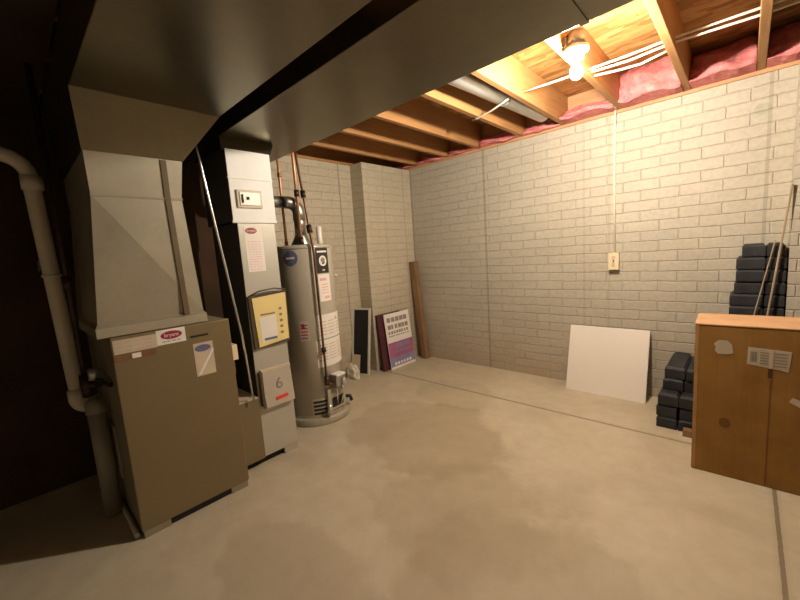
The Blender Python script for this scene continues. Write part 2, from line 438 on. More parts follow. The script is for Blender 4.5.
# ------------------------------------------------------------------ sheet-metal trunk ducts
ZD = 2.11
def trunk(t, x0, x1, y0, y1, seams, mat='galv'):
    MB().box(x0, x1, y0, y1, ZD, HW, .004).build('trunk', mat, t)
    for sx in seams:
        w = .014; e = .004
        b_ = MB()
        b_.box(sx-w, sx+w, y0-e, y1+e, ZD-e, ZD); b_.box(sx-w, sx+w, y0-e, y0, ZD-e, HW); b_.box(sx-w, sx+w, y1, y1+e, ZD-e, HW)
        b_.build('seam_cleat', mat, t)
sup = thing('supply_duct', 'grey sheet metal duct rising from the furnace and running under the joists, nearest the camera', 'duct', (-2.5, .5, 1.04))
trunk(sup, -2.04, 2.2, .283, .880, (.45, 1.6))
pl = MB()
loops = [(1.040, -2.95, -2.172, -2.172, .250, .735), (1.085, -2.95, -2.172, -2.172, .250, .735), (1.10, -2.93, -2.235, -2.19, .268, .725), (1.70, -2.93, -2.18, -2.18, .316, .690), (1.89, -2.93, -2.165, -2.165, .312, .712)]
vs = []
for z, xa, xb, xc, ya, yb in loops: vs += [(xa, ya, z), (xb, ya, z), (xc, yb, z), (xa, yb, z)]
n = len(loops); fs = [(3, 2, 1, 0), tuple(4*(n-1)+i for i in range(4))]
for k in range(n-1):
    for i in range(4):
        a, b_, c_, d_ = 4*k+i, 4*k+(i+1) % 4, 4*k+4+(i+1) % 4, 4*k+4+i
        if k in (1, 2) and i == 1: fs += [(a, b_, d_), (b_, c_, d_)]
        elif k in (1, 2) and i == 0: fs += [(a, b_, c_), (a, c_, d_)]
        else: fs.append((a, b_, c_, d_))
pl.verts(vs, fs); pl.build('plenum', 'galv_plenum', sup)
MB().hexa([(-2.20, .316, 1.692), (-2.177, .314, 1.692), (-2.177, .694, 1.692), (-2.20, .692, 1.692)], [(-2.20, .316, 1.702), (-2.175, .314, 1.702), (-2.175, .694, 1.702), (-2.20, .692, 1.702)]).build('fold_line', 'galv_plenum', sup)
MB().hexa([(-2.215, .628, 1.09), (-2.182, .628, 1.09), (-2.182, .654, 1.09), (-2.215, .654, 1.09)], [(-2.19, .612, 1.70), (-2.174, .612, 1.70), (-2.174, .638, 1.70), (-2.19, .638, 1.70)]).build('seam_strip', 'seam_brown', sup)
MB().hexa([(-2.19, .612, 1.70), (-2.174, .612, 1.70), (-2.174, .638, 1.70), (-2.19, .638, 1.70)], [(-2.175, .610, 1.885), (-2.160, .610, 1.885), (-2.160, .636, 1.885), (-2.175, .636, 1.885)]).build('seam_strip', 'seam_brown', sup)
MB().hexa([(-2.95, .308, 1.89), (-2.162, .308, 1.89), (-2.162, .716, 1.89), (-2.95, .716, 1.89)], [(-2.95, .283, ZD), (-2.04, .283, ZD), (-2.04, .880, ZD), (-2.95, .880, ZD)]).build('transition', 'galv', sup)
MB().box(-2.95, -2.04, .283, .880, ZD, HW, .003).build('end_section', 'galv', sup)

ret = thing('return_duct', 'second sheet metal duct under the joists with a white topped drop beside the water heater', 'duct', (-2.6, 1.16, .04))
trunk(ret, -2.95, 2.2, .99, 1.535, (-.45, 1.3))
MB().hexa([(-2.74, .985, 2.03), (-2.315, .985, 2.03), (-2.315, 1.300, 2.03), (-2.74, 1.300, 2.03)], [(-2.74, .995, ZD), (-2.34, .995, ZD), (-2.34, 1.34, ZD), (-2.74, 1.34, ZD)]).build('collar', 'galv', ret)
MB().box(-2.72, -2.306, 1.003, 1.282, 1.605, 2.035, .004).build('upper_casing', 'shaded_casing', ret)
MB().box(-2.306, -2.30, 1.000, 1.285, 1.605, 2.035, .002).build('upper_front', 'white_paint', ret)
MB().box(-2.310, -2.296, .995, 1.289, 1.593, 1.611, .003).build('joint_flange', 'white_paint', ret)
MB().box(-2.310, -2.296, .996, 1.289, 1.86, 1.872, .003).build('joint_flange', 'white_paint', ret)
MB().box(-2.72, -2.311, 1.027, 1.270, .05, 1.60, .004).build('lower_casing', 'shaded_casing', ret)
MB().box(-2.311, -2.305, 1.025, 1.272, .05, 1.60, .002).build('lower_front', 'grey_paint', ret)
cp = MB().box(-2.30, -2.288, 1.035, 1.195, 1.685, 1.795, .003).build('control_panel', 'label_cream', ret)
MB().box(-2.288, -2.283, 1.050, 1.182, 1.700, 1.782, .002).build('panel_face', 'grey_paint', cp)
MB().box(-2.283, -2.276, 1.062, 1.070, 1.715, 1.765).box(-2.283, -2.276, 1.095, 1.108, 1.735, 1.752).build('panel_switch', 'dark_slot', cp)
lb = MB().box(-2.305, -2.3035, 1.06, 1.178, 1.285, 1.575).build('sticker', 'label_white', ret)
bars(MB(), -2.3035, 1.075, 1.165, [1.30+.016*k for k in range(12)], .004).build('fine_print', 'print_pink', lb)
MB().disc_x(-2.3035, 1.105, 1.545, .038, .019).build('logo_oval', 'label_red', lb)
text('bryant', .022, face_x(-2.3012, 1.105, 1.545), 'logo_text', 'label_white', lb)
bt = MB().box(-2.72, -2.29, .87, 1.020, .05, .465, .004).build('filter_rack', 'taupe', ret)
MB().box(-2.70, -2.286, .875, 1.016, .465, .474, .002).build('lit_rack_top', 'label_cream', bt)  # pale sheet on the rack, its lit ledge put into the colour
MB().box(-2.33, -2.312, 1.17, 1.268, .001, .05).build('foot', 'grey_paint', ret)
MB().box(-2.71, -2.335, .88, 1.262, 0, .05).build('plinth', 'black', ret)

# ------------------------------------------------------------------ furnace
fu = thing('furnace', 'tan metal furnace cabinet with stickers on its front panel, standing on the floor', 'furnace', (-2.55, .56, 0))
FX = -2.157
MB().box(-2.95, FX-.022, .296, .838, .045, 1.035, .005).build('cabinet', 'taupe_light', fu)
fp = MB().box(FX-.020, FX, .292, .842, .038, 1.036, .006).build('front_panel', 'taupe', fu)
for y0, y1 in ((.300, .42), (.735, .835)):
    MB().box(-2.9, FX-.004, y0, y1, 0, .046, .003).build('foot', 'taupe_light', fu)
MB().box(-2.88, FX-.012, .42, .735, .002, .044).build('toe_gap', 'black', fu)
MB().box(FX, FX+.003, .632, .722, .966, .976, .001).build('handle_slot', 'dark_slot', fp)
l1 = MB().box(FX, FX+.0015, .300, .478, .954, 1.022).build('sticker', 'label_cream', fp)
bars(MB(), FX+.0015, .30, .47, (.965, .985, 1.005), .004).build('fine_print', 'tag_paper', l1)
l2 = MB().box(FX, FX+.002, .478, .610, .958, 1.034).build('sticker', 'label_white', fp)
MB().disc_x(FX+.002, .545, 1.003, .049, .021).build('logo_oval', 'label_red', l2)
text('bryant', .026, face_x(FX+.0042, .545, 1.003), 'logo_text', 'label_white', l2)
bars(MB(), FX+.002, .50, .59, (.972,), .004).build('fine_print', 'print_grey', l2)
l3 = MB().box(FX, FX+.001, .296, .468, .918, .950).build('sticker', 'label_brown', fp)
MB().box(FX+.001, FX+.002, .368, .405, .922, .946).build('sticker_window', 'label_white', l3)
bars(MB(), FX+.001, .305, .36, (.928, .94), .005, words=2).build('fine_print', 'post', l3)
l4 = MB().box(FX, FX+.0015, .638, .738, .748, .930).build('sticker', 'label_cream', fp)
MB().disc_x(FX+.0015, .684, .900, .041, .019).build('logo_oval', 'label_blue', l4)
MB().verts([(FX+.0022, .645, .755), (FX+.0022, .660, .755), (FX+.0022, .738, .875), (FX+.0022, .738, .895)], [(0, 1, 2, 3)]).build('label_stripe', 'label_white', l4)
MB().verts([(FX+.002, .662, .752), (FX+.002, .735, .752), (FX+.002, .735, .862)], [(0, 1, 2)]).build('label_tan_corner', 'tan_card', l4)  # brown-tan lower corner of the sticker print
jb = MB().box(-2.30, -2.21, .840, .892, .772, .866, .006).build('junction_box', 'ivory', fu)
MB().box(-2.26, -2.212, .842, .868, .69, .770, .004).build('red_wire_box', 'label_brown', fu)
MB().box(-2.90, -2.45, .286, .296, .22, .52, .003).build('side_cover', 'taupe_light', fu)

cond = MB().tube([(-2.25, .968, .476), (-2.25, .945, .90), (-2.25, .890, 1.4), (-2.25, .835, 1.90), (-2.25, .820, 2.03)], .0065).build('conduit', 'silver')
tag(cond, 'thin silver conduit in the dark gap between furnace and white topped duct', 'conduit')

# cream PVC vent
px_, py_ = -2.75, .172
pts = [(px_, py_+.02, .66), (px_, py_+.005, 1.3), (px_, py_-.01, 1.86)]
for k in range(1, 9):
    a = PI/2*k/8; pts.append((px_, py_-.01-.11*(1-math.cos(a)), 1.86+.11*math.sin(a)))
pts += [(px_, -.6, 1.985), (px_, YF+.01, 2.0)]
pv = thing('vent_pipe', 'cream plastic vent pipe with an elbow, left of the furnace', 'pipe', (px_, py_, .58))
MB().tube(pts, .036, 20).build('pipe', 'pvc', pv)
MB().tube([(px_, py_-.006, 1.80), (px_, py_-.006, 1.87)], .045, 20).build('coupling', 'pvc', pv)
MB().tube([(px_, py_+.003, 1.34), (px_, py_+.003, 1.355)], .0415, 20).build('coupling', 'pvc', pv)
e = [(px_, py_+.02, .70)]
for k in range(0, 9):
    a = PI/2*k/8; e.append((px_, py_+.02+.06*(1-math.cos(a)), .645-.05*math.sin(a)))
e.append((px_, .283, .595))
MB().tube(e, .046, 20).build('elbow', 'pvc', pv)
for z in (1.40,):
    MB().box(px_-.3, px_-.042, py_-.012, py_+.012, z, z+.018).box(px_-.4, px_-.3, py_-.03, py_+.03, z-.02, z+.04).build('strap', 'galv', pv)

gp = thing('gas_pipe', 'black iron gas pipe with fittings between cream pipe and furnace', 'pipe', (-2.52, .215, .70))
MB().tube([(-2.52, .215, HJ-.021), (-2.52, .215, 1.4), (-2.52, .215, .70)], .014).build('riser', 'black_iron', gp)
MB().tube([(-2.52, .215, .70), (-2.52, .215, .82)], .024).build('fitting', 'black_iron', gp)
MB().tube([(-2.52, .190, .76), (-2.52, .285, .76)], .022).build('fitting', 'black_iron', gp)
MB().tube([(-2.52, .215, 1.26), (-2.52, .215, 1.34)], .022).build('fitting', 'black_iron', gp)
MB().tube([(-2.44, .245, .80), (-2.44, .245, .86)], .026).build('valve', 'pipe_metal', gp)
MB().tube([(-2.50, .235, .80), (-2.44, .245, .80), (-2.36, .262, .79), (-2.28, .283, .79)], .012).build('supply_tube', 'black_iron', gp)
gc = thing('drain_pipe', 'grey capped plastic pipe standing against the side of the furnace', 'pipe', (-2.52, .245, 0))
MB().tube([(-2.545, .238, .002), (-2.535, .238, .64)], .042, 20).build('pipe', 'pvc_grey', gc)
MB().lathe((-2.535, .238), [(.047, .60), (.047, .645), (.040, .668), (.022, .682), (.004, .686)], 20).build('cap', 'pvc_grey', gc)
ct = MB().tube([(-3.10, .270, .012), (-2.75, .276, .012), (-2.40, .280, .012), (-2.20, .276, .012)], .011).build('drain_tube', 'cable')
tag(ct, 'thin cream tube lying on the floor along the furnace side', 'tube')

# ------------------------------------------------------------------ document pouches on the drop
yp = thing('document_pouch', 'yellow card in a dark edged pouch fixed to the grey duct', 'pouch', (-2.29, 1.165, .785))
pk = MB().hexa([(-2.305, 1.035, .785), (-2.285, 1.035, .785), (-2.285, 1.286, .795), (-2.305, 1.286, .795)], [(-2.305, 1.025, 1.13), (-2.280, 1.025, 1.13), (-2.280, 1.290, 1.145), (-2.305, 1.290, 1.145)]).build('pouch', 'clear_pouch', yp)
MB().tube([(-2.285, 1.025, 1.13), (-2.272, 1.09, 1.158), (-2.270, 1.20, 1.168), (-2.285, 1.290, 1.150)], .005, 8).build('pouch_rim', 'clear_pouch', yp)
yc = MB().hexa([(-2.284, 1.062, .795), (-2.279, 1.062, .795), (-2.279, 1.276, .815), (-2.284, 1.276, .815)], [(-2.281, 1.045, 1.118), (-2.276, 1.045, 1.118), (-2.276, 1.280, 1.132), (-2.281, 1.280, 1.132)]).build('yellow_card', 'yellow', yp)
MB().hexa([(-2.2790, 1.085, .82), (-2.2775, 1.085, .82), (-2.2775, 1.195, .832), (-2.2790, 1.195, .832)], [(-2.2775, 1.078, .985), (-2.2755, 1.078, .985), (-2.2755, 1.195, .992), (-2.2775, 1.195, .992)]).build('white_panel', 'label_white', yc)
MB().box(-2.277, -2.2745, 1.09, 1.190, 1.000, 1.010).build('heading_bar', 'print_grey', yc)
for k in range(5): MB().box(-2.278, -2.2745, 1.222, 1.240, .86+.04*k, .876+.04*k, .003).build('dot', 'print_grey', yc)
bars(MB(), -2.2775, 1.09, 1.185, (.97, .95, .93, .91), .004).build('fine_print', 'print_grey', yc)
MB().box(-2.279, -2.2765, 1.10, 1.19, .832, .848).build('blue_print', 'label_blue', yc)

wt = thing('number_tag', 'white booklet with a black number 6 and a red line, low on the grey duct', 'tag', (-2.285, 1.16, .375))
wb = MB().hexa([(-2.304, 1.055, .375), (-2.262, 1.055, .385), (-2.262, 1.262, .385), (-2.304, 1.262, .375)], [(-2.304, 1.050, .62), (-2.285, 1.050, .62), (-2.285, 1.262, .632), (-2.304, 1.262, .632)]).build('booklet', 'tag_paper', wt)
text('6', .105, Matrix.Translation((-2.2735, 1.165, .525)) @ Matrix.Rotation(math.radians(-5), 4, 'Y') @ Matrix(((0, 0, 1, 0), (1, 0, 0, 0), (0, 1, 0, 0), (0, 0, 0, 1))), 'number', 'print_grey', wb, .002)
MB().hexa([(-2.266, 1.125, .418), (-2.262, 1.125, .418), (-2.262, 1.215, .424), (-2.266, 1.215, .424)], [(-2.268, 1.125, .440), (-2.2635, 1.125, .440), (-2.2635, 1.215, .446), (-2.268, 1.215, .446)]).build('red_line', 'red_bright', wb)
MB().box(-2.304, -2.280, 1.050, 1.262, .618, .640, .002).build('binding', 'label_cream', wt)
MB().box(-2.304, -2.270, 1.035, 1.054, .40, .63, .002).build('side_edge', 'clear_pouch', wt)

# ------------------------------------------------------------------ water heater
HC = (-2.69, 1.71); HR = .24
wh = thing('water_heater', 'tall grey cylindrical gas water heater with white stickers', 'water heater', (HC[0], HC[1], 0))
MB().lathe(HC, [(.225, .05), (HR, .055), (HR, 1.435), (.236, 1.45), (.222, 1.456), (.05, 1.462)], 56).build('tank', 'heater', wh)
MB().lathe(HC, [(.276, 0), (.280, .012), (.280, .052), (.270, .06), (.22, .062)], 56).build('base_ring', 'heater_band', wh)
MB().lathe(HC, [(.243, .062), (.243, .075)], 56).build('jacket_rim', 'heater_band', wh)
MB().lathe(HC, [(.2425, 1.425), (.2425, 1.435)], 56).build('jacket_rim', 'heater_band', wh)
dhz = 1.462
MB().lathe(HC, [(.085, dhz), (.085, dhz+.005), (.05, dhz+.07), (.048, dhz+.09)], 24).build('draft_hood', 'flue', wh)
bl = MB().patch(HC, HR, -9, 20, 1.225, 1.425).build('sticker', 'label_black', wh)
def cdisc(a0, z0, da, dz, r, n=24):
    p = [(HC[0]+r*math.cos(math.radians(a0+da*math.cos(2*PI*k/n))), HC[1]+r*math.sin(math.radians(a0+da*math.cos(2*PI*k/n))), z0+dz*math.sin(2*PI*k/n)) for k in range(n)]
    q = [(HC[0]+(x-HC[0])*(r+.001)/r, HC[1]+(y-HC[1])*(r+.001)/r, z) for x, y, z in p]
    return MB().verts(p+q, [tuple(range(n))[::-1], tuple(range(n, 2*n))]+[(k, (k+1) % n, n+(k+1) % n, n+k) for k in range(n)])
MB().patch(HC, HR+.0015, -6, 17, 1.388, 1.402, .001).build('heading_bar', 'label_white', bl)
MB().patch(HC, HR+.0015, 3, 9, 1.242, 1.256, .001).build('small_mark', 'label_cream', bl)
ed_ = cdisc(5.5, 1.322, 9, .042, HR+.002).build('emblem', 'label_white', bl)
cdisc(5.5, 1.328, 5, .020, HR+.0032).build('emblem_core', 'print_grey', ed_)
w1_ = MB().patch(HC, HR, -8, 20, 1.00, 1.215).build('sticker', 'label_white', wh)
rp = MB().patch(HC, HR+.0015, -5, 10, 1.165, 1.185, .001).patch(HC, HR+.0015, 3, 15, 1.02, 1.04, .001)
for k in range(4): rp.patch(HC, HR+.0015, -2, 14, 1.065+.022*k, 1.072+.022*k, .001)
rp.build('red_print', 'print_pink', w1_)
w2_ = MB().patch(HC, HR, -20, 46, .70, .895).build('sticker', 'label_white', wh)
g_ = MB()
for a in (-16, 4, 25):
    for k in range(5): g_.patch(HC, HR+.0015, a, a+16, .73+.026*k, .737+.026*k, .001)
g_.patch(HC, HR+.0015, 25, 32, .835, .862, .001); g_.build('fine_print', 'label_cream', w2_)
w3_ = MB().patch(HC, HR, -24, 46, .47, .69).build('sticker', 'label_white', wh)
g_ = MB()
for a in (-20, 2, 24):
    for k in range(6): g_.patch(HC, HR+.0015, a, a+18, .525+.024*k, .532+.024*k, .001)
g_.build('fine_print', 'label_cream', w3_)
w4_ = MB().patch(HC, HR, -52, -34, .70, .86).build('sticker', 'tag_paper', wh)
g_ = MB()
for k in range(5): g_.patch(HC, HR+.0015, -50, -37, .72+.026*k, .729+.026*k, .001)
g_.patch(HC, HR+.0015, -48, -42, .80, .84, .0012); g_.build('fine_print', 'label_red', w4_)
# round blue seal
ds = MB(); seg = 24; pts = []
for k in range(seg):
    a = math.radians(-56+14*math.cos(2*PI*k/seg)); pts.append((HC[0]+(HR+.002)*math.cos(a), HC[1]+(HR+.002)*math.sin(a), 1.357+.060*math.sin(2*PI*k/seg)))
ctr = (HC[0]+(HR+.003)*math.cos(math.radians(-56)), HC[1]+(HR+.003)*math.sin(math.radians(-56)), 1.357)
ds.verts(pts+[ctr], [(k, (k+1) % seg, seg) for k in range(seg)]); sl = ds.build('round_seal', 'label_blue', wh)
MB().patch(HC, HR+.003, -64, -48, 1.350, 1.366, .001).build('seal_print', 'label_white', sl)
MB().patch(HC, HR+.003, -60, -52, 1.322, 1.330, .001).build('seal_print', 'print_grey', sl)
# dip tubes, relief valve, drain
MB().tube([(-2.56, 1.80, 1.44), (-2.56, 1.80, 1.60)], .022).build('relief_pipe', 'ceramic', wh)
a45 = math.radians(18)
def rad(a, r, z): return (HC[0]+r*math.cos(math.radians(a)), HC[1]+r*math.sin(math.radians(a)), z)
MB().tube([rad(48, HR-.01, 1.19), rad(48, HR+.03, 1.19)], .014).build('side_nipple', 'label_cream', wh)
R18 = Matrix.Translation((HC[0], HC[1], 0)) @ Matrix.Rotation(math.radians(8), 4, 'Z')
gv = MB().box(HR-.005, HR+.075, -.055, .055, .300, .385, .008, R18).build('gas_valve', 'print_grey', wh)
MB().box(HR+.0, HR+.082, -.050, .052, .386, .402, .004, R18).build('valve_top', 'ceramic', gv)
MB().lathe((0, 0), [(.028, 0), (.028, .022), (.018, .026)], 20).xf(R18 @ Matrix.Translation((HR+.075, .02, .335)) @ Matrix.Rotation(PI/2, 4, 'Y')).build('valve_dial', 'pipe_metal', gv)
bd = MB().box(HR-.01, HR+.012, -.10, .10, .095, .285, .006, R18).build('burner_door', 'heater_band', wh)
MB().box(HR+.012, HR+.016, -.06, .065, .12, .20, .003, R18).build('inspection_window', 'dark_slot', bd)
MB().tube([R18 @ V((HR+.03, .03, .30)), R18 @ V((HR+.045, .045, .22)), R18 @ V((HR+.02, .03, .13))], .007).tube([R18 @ V((HR+.03, -.02, .30)), R18 @ V((HR+.05, -.03, .24)), R18 @ V((HR+.02, -.01, .14))], .006).build('burner_tube', 'silver', wh)
MB().tube([rad(42, HR-.01, .14), rad(42, HR+.05, .14), rad(42, HR+.06, .10)], .016).build('drain_valve', 'label_black', wh)
vn = MB()
for k in range(4): vn.patch(HC, HR, -40, -14, .085+.032*k, .102+.032*k, .004)
vn.build('louvre', 'dark_slot', wh)
MB().patch(HC, HR, -44, -10, .075, .215, .0015).build('louvre_plate', 'heater_band', wh)
MB().tube([rad(-14, HR+.0, .10), rad(-14, HR+.05, .10), rad(-14, HR+.05, .17)], .02).build('drip_leg', 'pipe_metal', wh)

fl = thing('flue_pipe', 'grey metal flue pipe with elbow on top of the water heater', 'pipe', (HC[0], HC[1], dhz+.09))
MB().tube([(HC[0], HC[1], dhz+.091), (HC[0], HC[1], 1.72)], .045, 20).build('riser', 'flue', fl)
e = []
for k in range(9):
    a = PI/2*k/8; e.append((HC[0]-.02*(1-math.cos(a)), HC[1]-.085*(1-math.cos(a)), 1.72+.085*math.sin(a)))
MB().tube([(HC[0], HC[1], 1.66)]+e+[(HC[0]-.03, HC[1]-.12, 1.806)], .049, 20).build('elbow', 'flue', fl)
MB().tube([(HC[0]-.025, HC[1]-.10, 1.805), (HC[0]-.10, HC[1]-.30, 1.82), (HC[0]-.155, HC[1]-.44, 1.835), (HC[0]-.165, HC[1]-.475, 1.86), (HC[0]-.17, HC[1]-.485, 1.95), (HC[0]-.17, HC[1]-.485, ZD-.001)], .045, 20).build('horizontal_run', 'flue', fl)

cp_ = thing('copper_pipe', 'bright copper water pipe rising from the left of the heater top', 'pipe', (-2.80, 1.635, 1.464))
MB().tube([(-2.80, 1.635, 1.464), (-2.80, 1.635, 2.0), (-2.80, 1.63, 2.58)], .011).build('pipe', 'copper', cp_)
MB().tube([(-2.80, 1.635, 2.02), (-2.80, 1.635, 2.05)], .017).build('fitting', 'copper', cp_)
MB().tube([(-2.80, 1.635, 1.464), (-2.80, 1.635, 1.50)], .016).build('fitting', 'copper', cp_)
c2 = thing('copper_pipe', 'copper pipe with dark fittings rising from the right of the heater top', 'pipe', (-2.62, 1.665, 1.464))
MB().tube([(-2.62, 1.665, 1.464), (-2.62, 1.665, 2.1), (-2.62, 1.655, 2.58)], .012).build('pipe', 'copper', c2)
MB().tube([(-2.62, 1.665, 1.84), (-2.62, 1.665, 1.89)], .020).build('fitting', 'black_iron', c2)
MB().tube([(-2.62, 1.665, 1.464), (-2.62, 1.665, 1.52)], .020).build('fitting', 'black_iron', c2)
g2 = thing('gas_pipe', 'dark gas pipe running down the front of the water heater to its valve', 'pipe', (-2.42, 1.66, .33))
MB().tube([(-2.545, 1.63, 2.58), (-2.520, 1.63, 2.1), (-2.445, 1.638, 1.55), (-2.428, 1.643, 1.38), (-2.422, 1.645, .36), (-2.405, 1.665, .335), (-2.395, 1.69, .335)], .0095).build('pipe', 'brown_pipe', g2)
MB().tube([(-2.456, 1.637, 1.60), (-2.444, 1.638, 1.54)], .021).build('fitting', 'black_iron', g2)
MB().tube([(-2.487, 1.634, 1.86), (-2.480, 1.634, 1.81)], .019).build('fitting', 'black_iron', g2)
MB().tube([(-2.422, 1.645, .60), (-2.422, 1.645, .64)], .018).build('fitting', 'black_iron', g2)
MB().tube([(-2.422, 1.645, .33), (-2.422, 1.645, .40)], .02).build('fitting', 'black_iron', g2)

# ------------------------------------------------------------------ round duct between joists
rd = thing('round_duct', 'round silver sheet metal pipe lying between two joists', 'duct', (-1.37, 2.5, 2.38))
MB().tube([(-1.415, 1.56, 2.452), (-1.40, 2.07, 2.452), (-1.325, 3.36, 2.452)], .068, 24).build('pipe', 'pipe_metal', rd)
for y in (2.72,):
    x = -1.40+(y-2.07)/1.29*.075
    MB().tube([(x, y, 2.452), (x+.001, y+.03, 2.452)], .0705, 24).build('seam_ring', 'pipe_metal', rd)

# ------------------------------------------------------------------ lamp
LX, LY = -.697, 2.235
lp = thing('ceiling_lamp', 'bare lit bulb in a white porcelain holder under the joists', 'lamp', (LX, LY, HJ-.02))
L0 = HJ+.075
MB().lathe((LX, LY), [(.050, L0-.085), (.050, L0-.015), (.046, L0-.012)], 8).box(-.753, LX-.04, LY-.03, LY+.03, L0-.075, L0-.02).build('junction_box', 'zinc', lp)
MB().lathe((LX, LY), [(.026, L0-.150), (.034, L0-.146), (.040, L0-.115), (.062, L0-.106), (.064, L0-.092), (.052, L0-.086)], 28).build('lamp_holder', 'ceramic', lp)
bp = [(.013, L0-.146), (.014, L0-.160), (.021, L0-.174), (.030, L0-.192), (.033, L0-.210), (.030, L0-.226), (.018, L0-.240), (.003, L0-.244)]
MB().lathe((LX, LY), bp, 20).build('bulb', 'bulb', lp)

# ------------------------------------------------------------------ cables
def cable(pts, lab, r=.0065):
    o = MB().tube(pts, r, 8).build('electric_cable', 'cable'); tag(o, lab, 'cable', 'cream cables strung through the joists'); return o
cy = 2.66
cable([(-1.20, cy+.0, 2.405), (-.95, cy+.0, 2.398), (-.78, cy+.02, 2.405), (-.55, cy+.035, 2.41), (-.348, cy+.055, 2.425), (.033, cy+.09, 2.43), (.46, cy+.09, 2.43)], 'longest cream cable, crossing the bays behind the lit bulb')
cable([(-.77, cy+.06, 2.40), (-.55, cy+.075, 2.395), (-.348, cy+.085, 2.412), (.033, cy+.13, 2.412), (.46, cy+.12, 2.412)], 'cream cable just below the uppermost one, right of the bulb')
cable([(-.77, cy+.11, 2.392), (-.62, cy+.12, 2.378), (-.50, cy+.125, 2.372), (-.348, cy+.13, 2.40)], 'lowest sagging cream cable right of the bulb')
sc_ = cable([(-1.655, 2.745, HJ-.004), (-1.60, 2.735, HJ-.008), (-1.56, 2.72, HJ-.008), (-1.45, 2.69, HJ-.004), (-1.33, 2.64, HJ+.003), (-1.245, 2.63, HJ+.03)], 'short cream cable stapled under the joist left of the round duct')
k_ = MB().tube([(-1.615, 2.755, HJ-.001), (-1.612, 2.745, HJ-.017), (-1.606, 2.725, HJ-.017), (-1.603, 2.715, HJ-.001)], .003, 6).build('staple', 'zinc', sc_)

ob = thing('outlet_box', 'ivory electrical outlet box on the back brick wall', 'outlet', (-.814, WY, 1.075))
ox0, ox1 = -.850, -.778
MB().box(ox0, ox1, WY-.045, WY, 1.080, 1.218, .004).build('box', 'ivory', ob)
pt = MB().box(ox0-.003, ox1+.003, WY-.050, WY-.045, 1.077, 1.221, .002).build('cover_plate', 'ivory', ob)
for z in (1.178, 1.120):
    MB().box(-.827, -.802, WY-.052, WY-.050, z-.017, z+.017, .002).build('socket', 'label_cream', pt)
MB().box(-.819, -.809, WY-.0535, WY-.050, 1.143, 1.157).build('screw', 'dark_slot', pt)
oc = MB().tube([(-.795, 3.30, 2.415), (-.80, 3.40, 2.385), (-.805, WY-.05, 2.368), (-.812, WY-.027, 2.335), (-.818, WY-.012, 2.2), (-.818, WY-.011, 1.8), (-.816, WY-.011, 1.216)], .0085, 8).build('outlet_cable', 'cable')
tag(oc, 'cream cable dropping down the back wall to the outlet box', 'cable')

# ------------------------------------------------------------------ white board leaning on the back wall
def lean_board(cx0, cx1, yb, yt, h, th):
    yy = V((0, yt-yb, h)); L = yy.length; a = math.atan2(yt-yb, h)
    return MB().box(cx0, cx1, 0, th, 0, L, .002).xf(Matrix.Translation((0, yb, 0)) @ Matrix.Rotation(-a, 4, 'X'))
wbrd = lean_board(-1.165, -.545, 3.375, 3.530, .572, .022).build('white_board', 'board')
tag(wbrd, 'blank white rectangular board leaning against the back brick wall', 'board')

# ------------------------------------------------------------------ charcoal blocks
def block(x0, x1, y0, y1, z0, z1, lab, grp):
    b_ = MB(); w = x1-x0
    b_.box(x0, x1, y0, y1, z0, z1-.014, .004)
    b_.hexa([(x0+.003, y0+.003, z1-.016), (x1-.003, y0+.003, z1-.016), (x1-.003, y1-.003, z1-.016), (x0+.003, y1-.003, z1-.016)],
            [(x0+.012, y0+.014, z1), (x1-.012, y0+.014, z1), (x1-.012, y1-.012, z1), (x0+.012, y1-.012, z1)])
    o = b_.build('charcoal_block', 'charcoal'); tag(o, lab, 'block', grp)
ordn = ['bottom', 'second', 'third', 'fourth', 'top']
rb = random.Random(4)
for k in range(5):
    up_ = k > 2
    for c_, side in ((0, 'left'), (1, 'right')):
        x0 = -.415+(.022 if up_ else 0)+c_*.122+rb.uniform(-.006, .006); y0 = (3.10 if up_ else 3.005)+rb.uniform(-.006, .006)
        wname = {'bottom': 'bottom layer', 'second': 'second layer up', 'third': 'third layer up', 'fourth': 'fourth layer up', 'top': 'top layer'}[ordn[k]]
        block(x0, x0+.117, y0, y0+.44, .083*k, .083*k+.082, '%s charcoal block, %s, low pile beside the white board' % (side, wname), 'charcoal blocks in the low pile')
N = 15
num = ['top', 'second', 'third', 'fourth', 'fifth', 'sixth', 'seventh', 'eighth', 'ninth', 'tenth', 'eleventh', 'twelfth', 'thirteenth', 'fourteenth', 'fifteenth']
for k in range(N):
    i = N-1-k
    off = [0, -.026, -.026, -.032, -.052, -.05][i] if i < 6 else -.05
    for c_, side in ((0, 'left'), (1, 'right')):
        x0 = (-.014+off+rb.uniform(-.004, .004)) if c_ == 0 else .104
        x1 = .100 if c_ == 0 else .198+(0 if i else -.012)
        y0 = 3.38+rb.uniform(-.004, .004)
        lay = 'top layer' if i == 0 else num[i]+' layer down'
        block(x0, x1, y0, y0+.185, .0828*k, .0828*k+.082, '%s charcoal block, %s, tall stack behind the carton' % (side, lay), 'charcoal blocks in the tall stack')

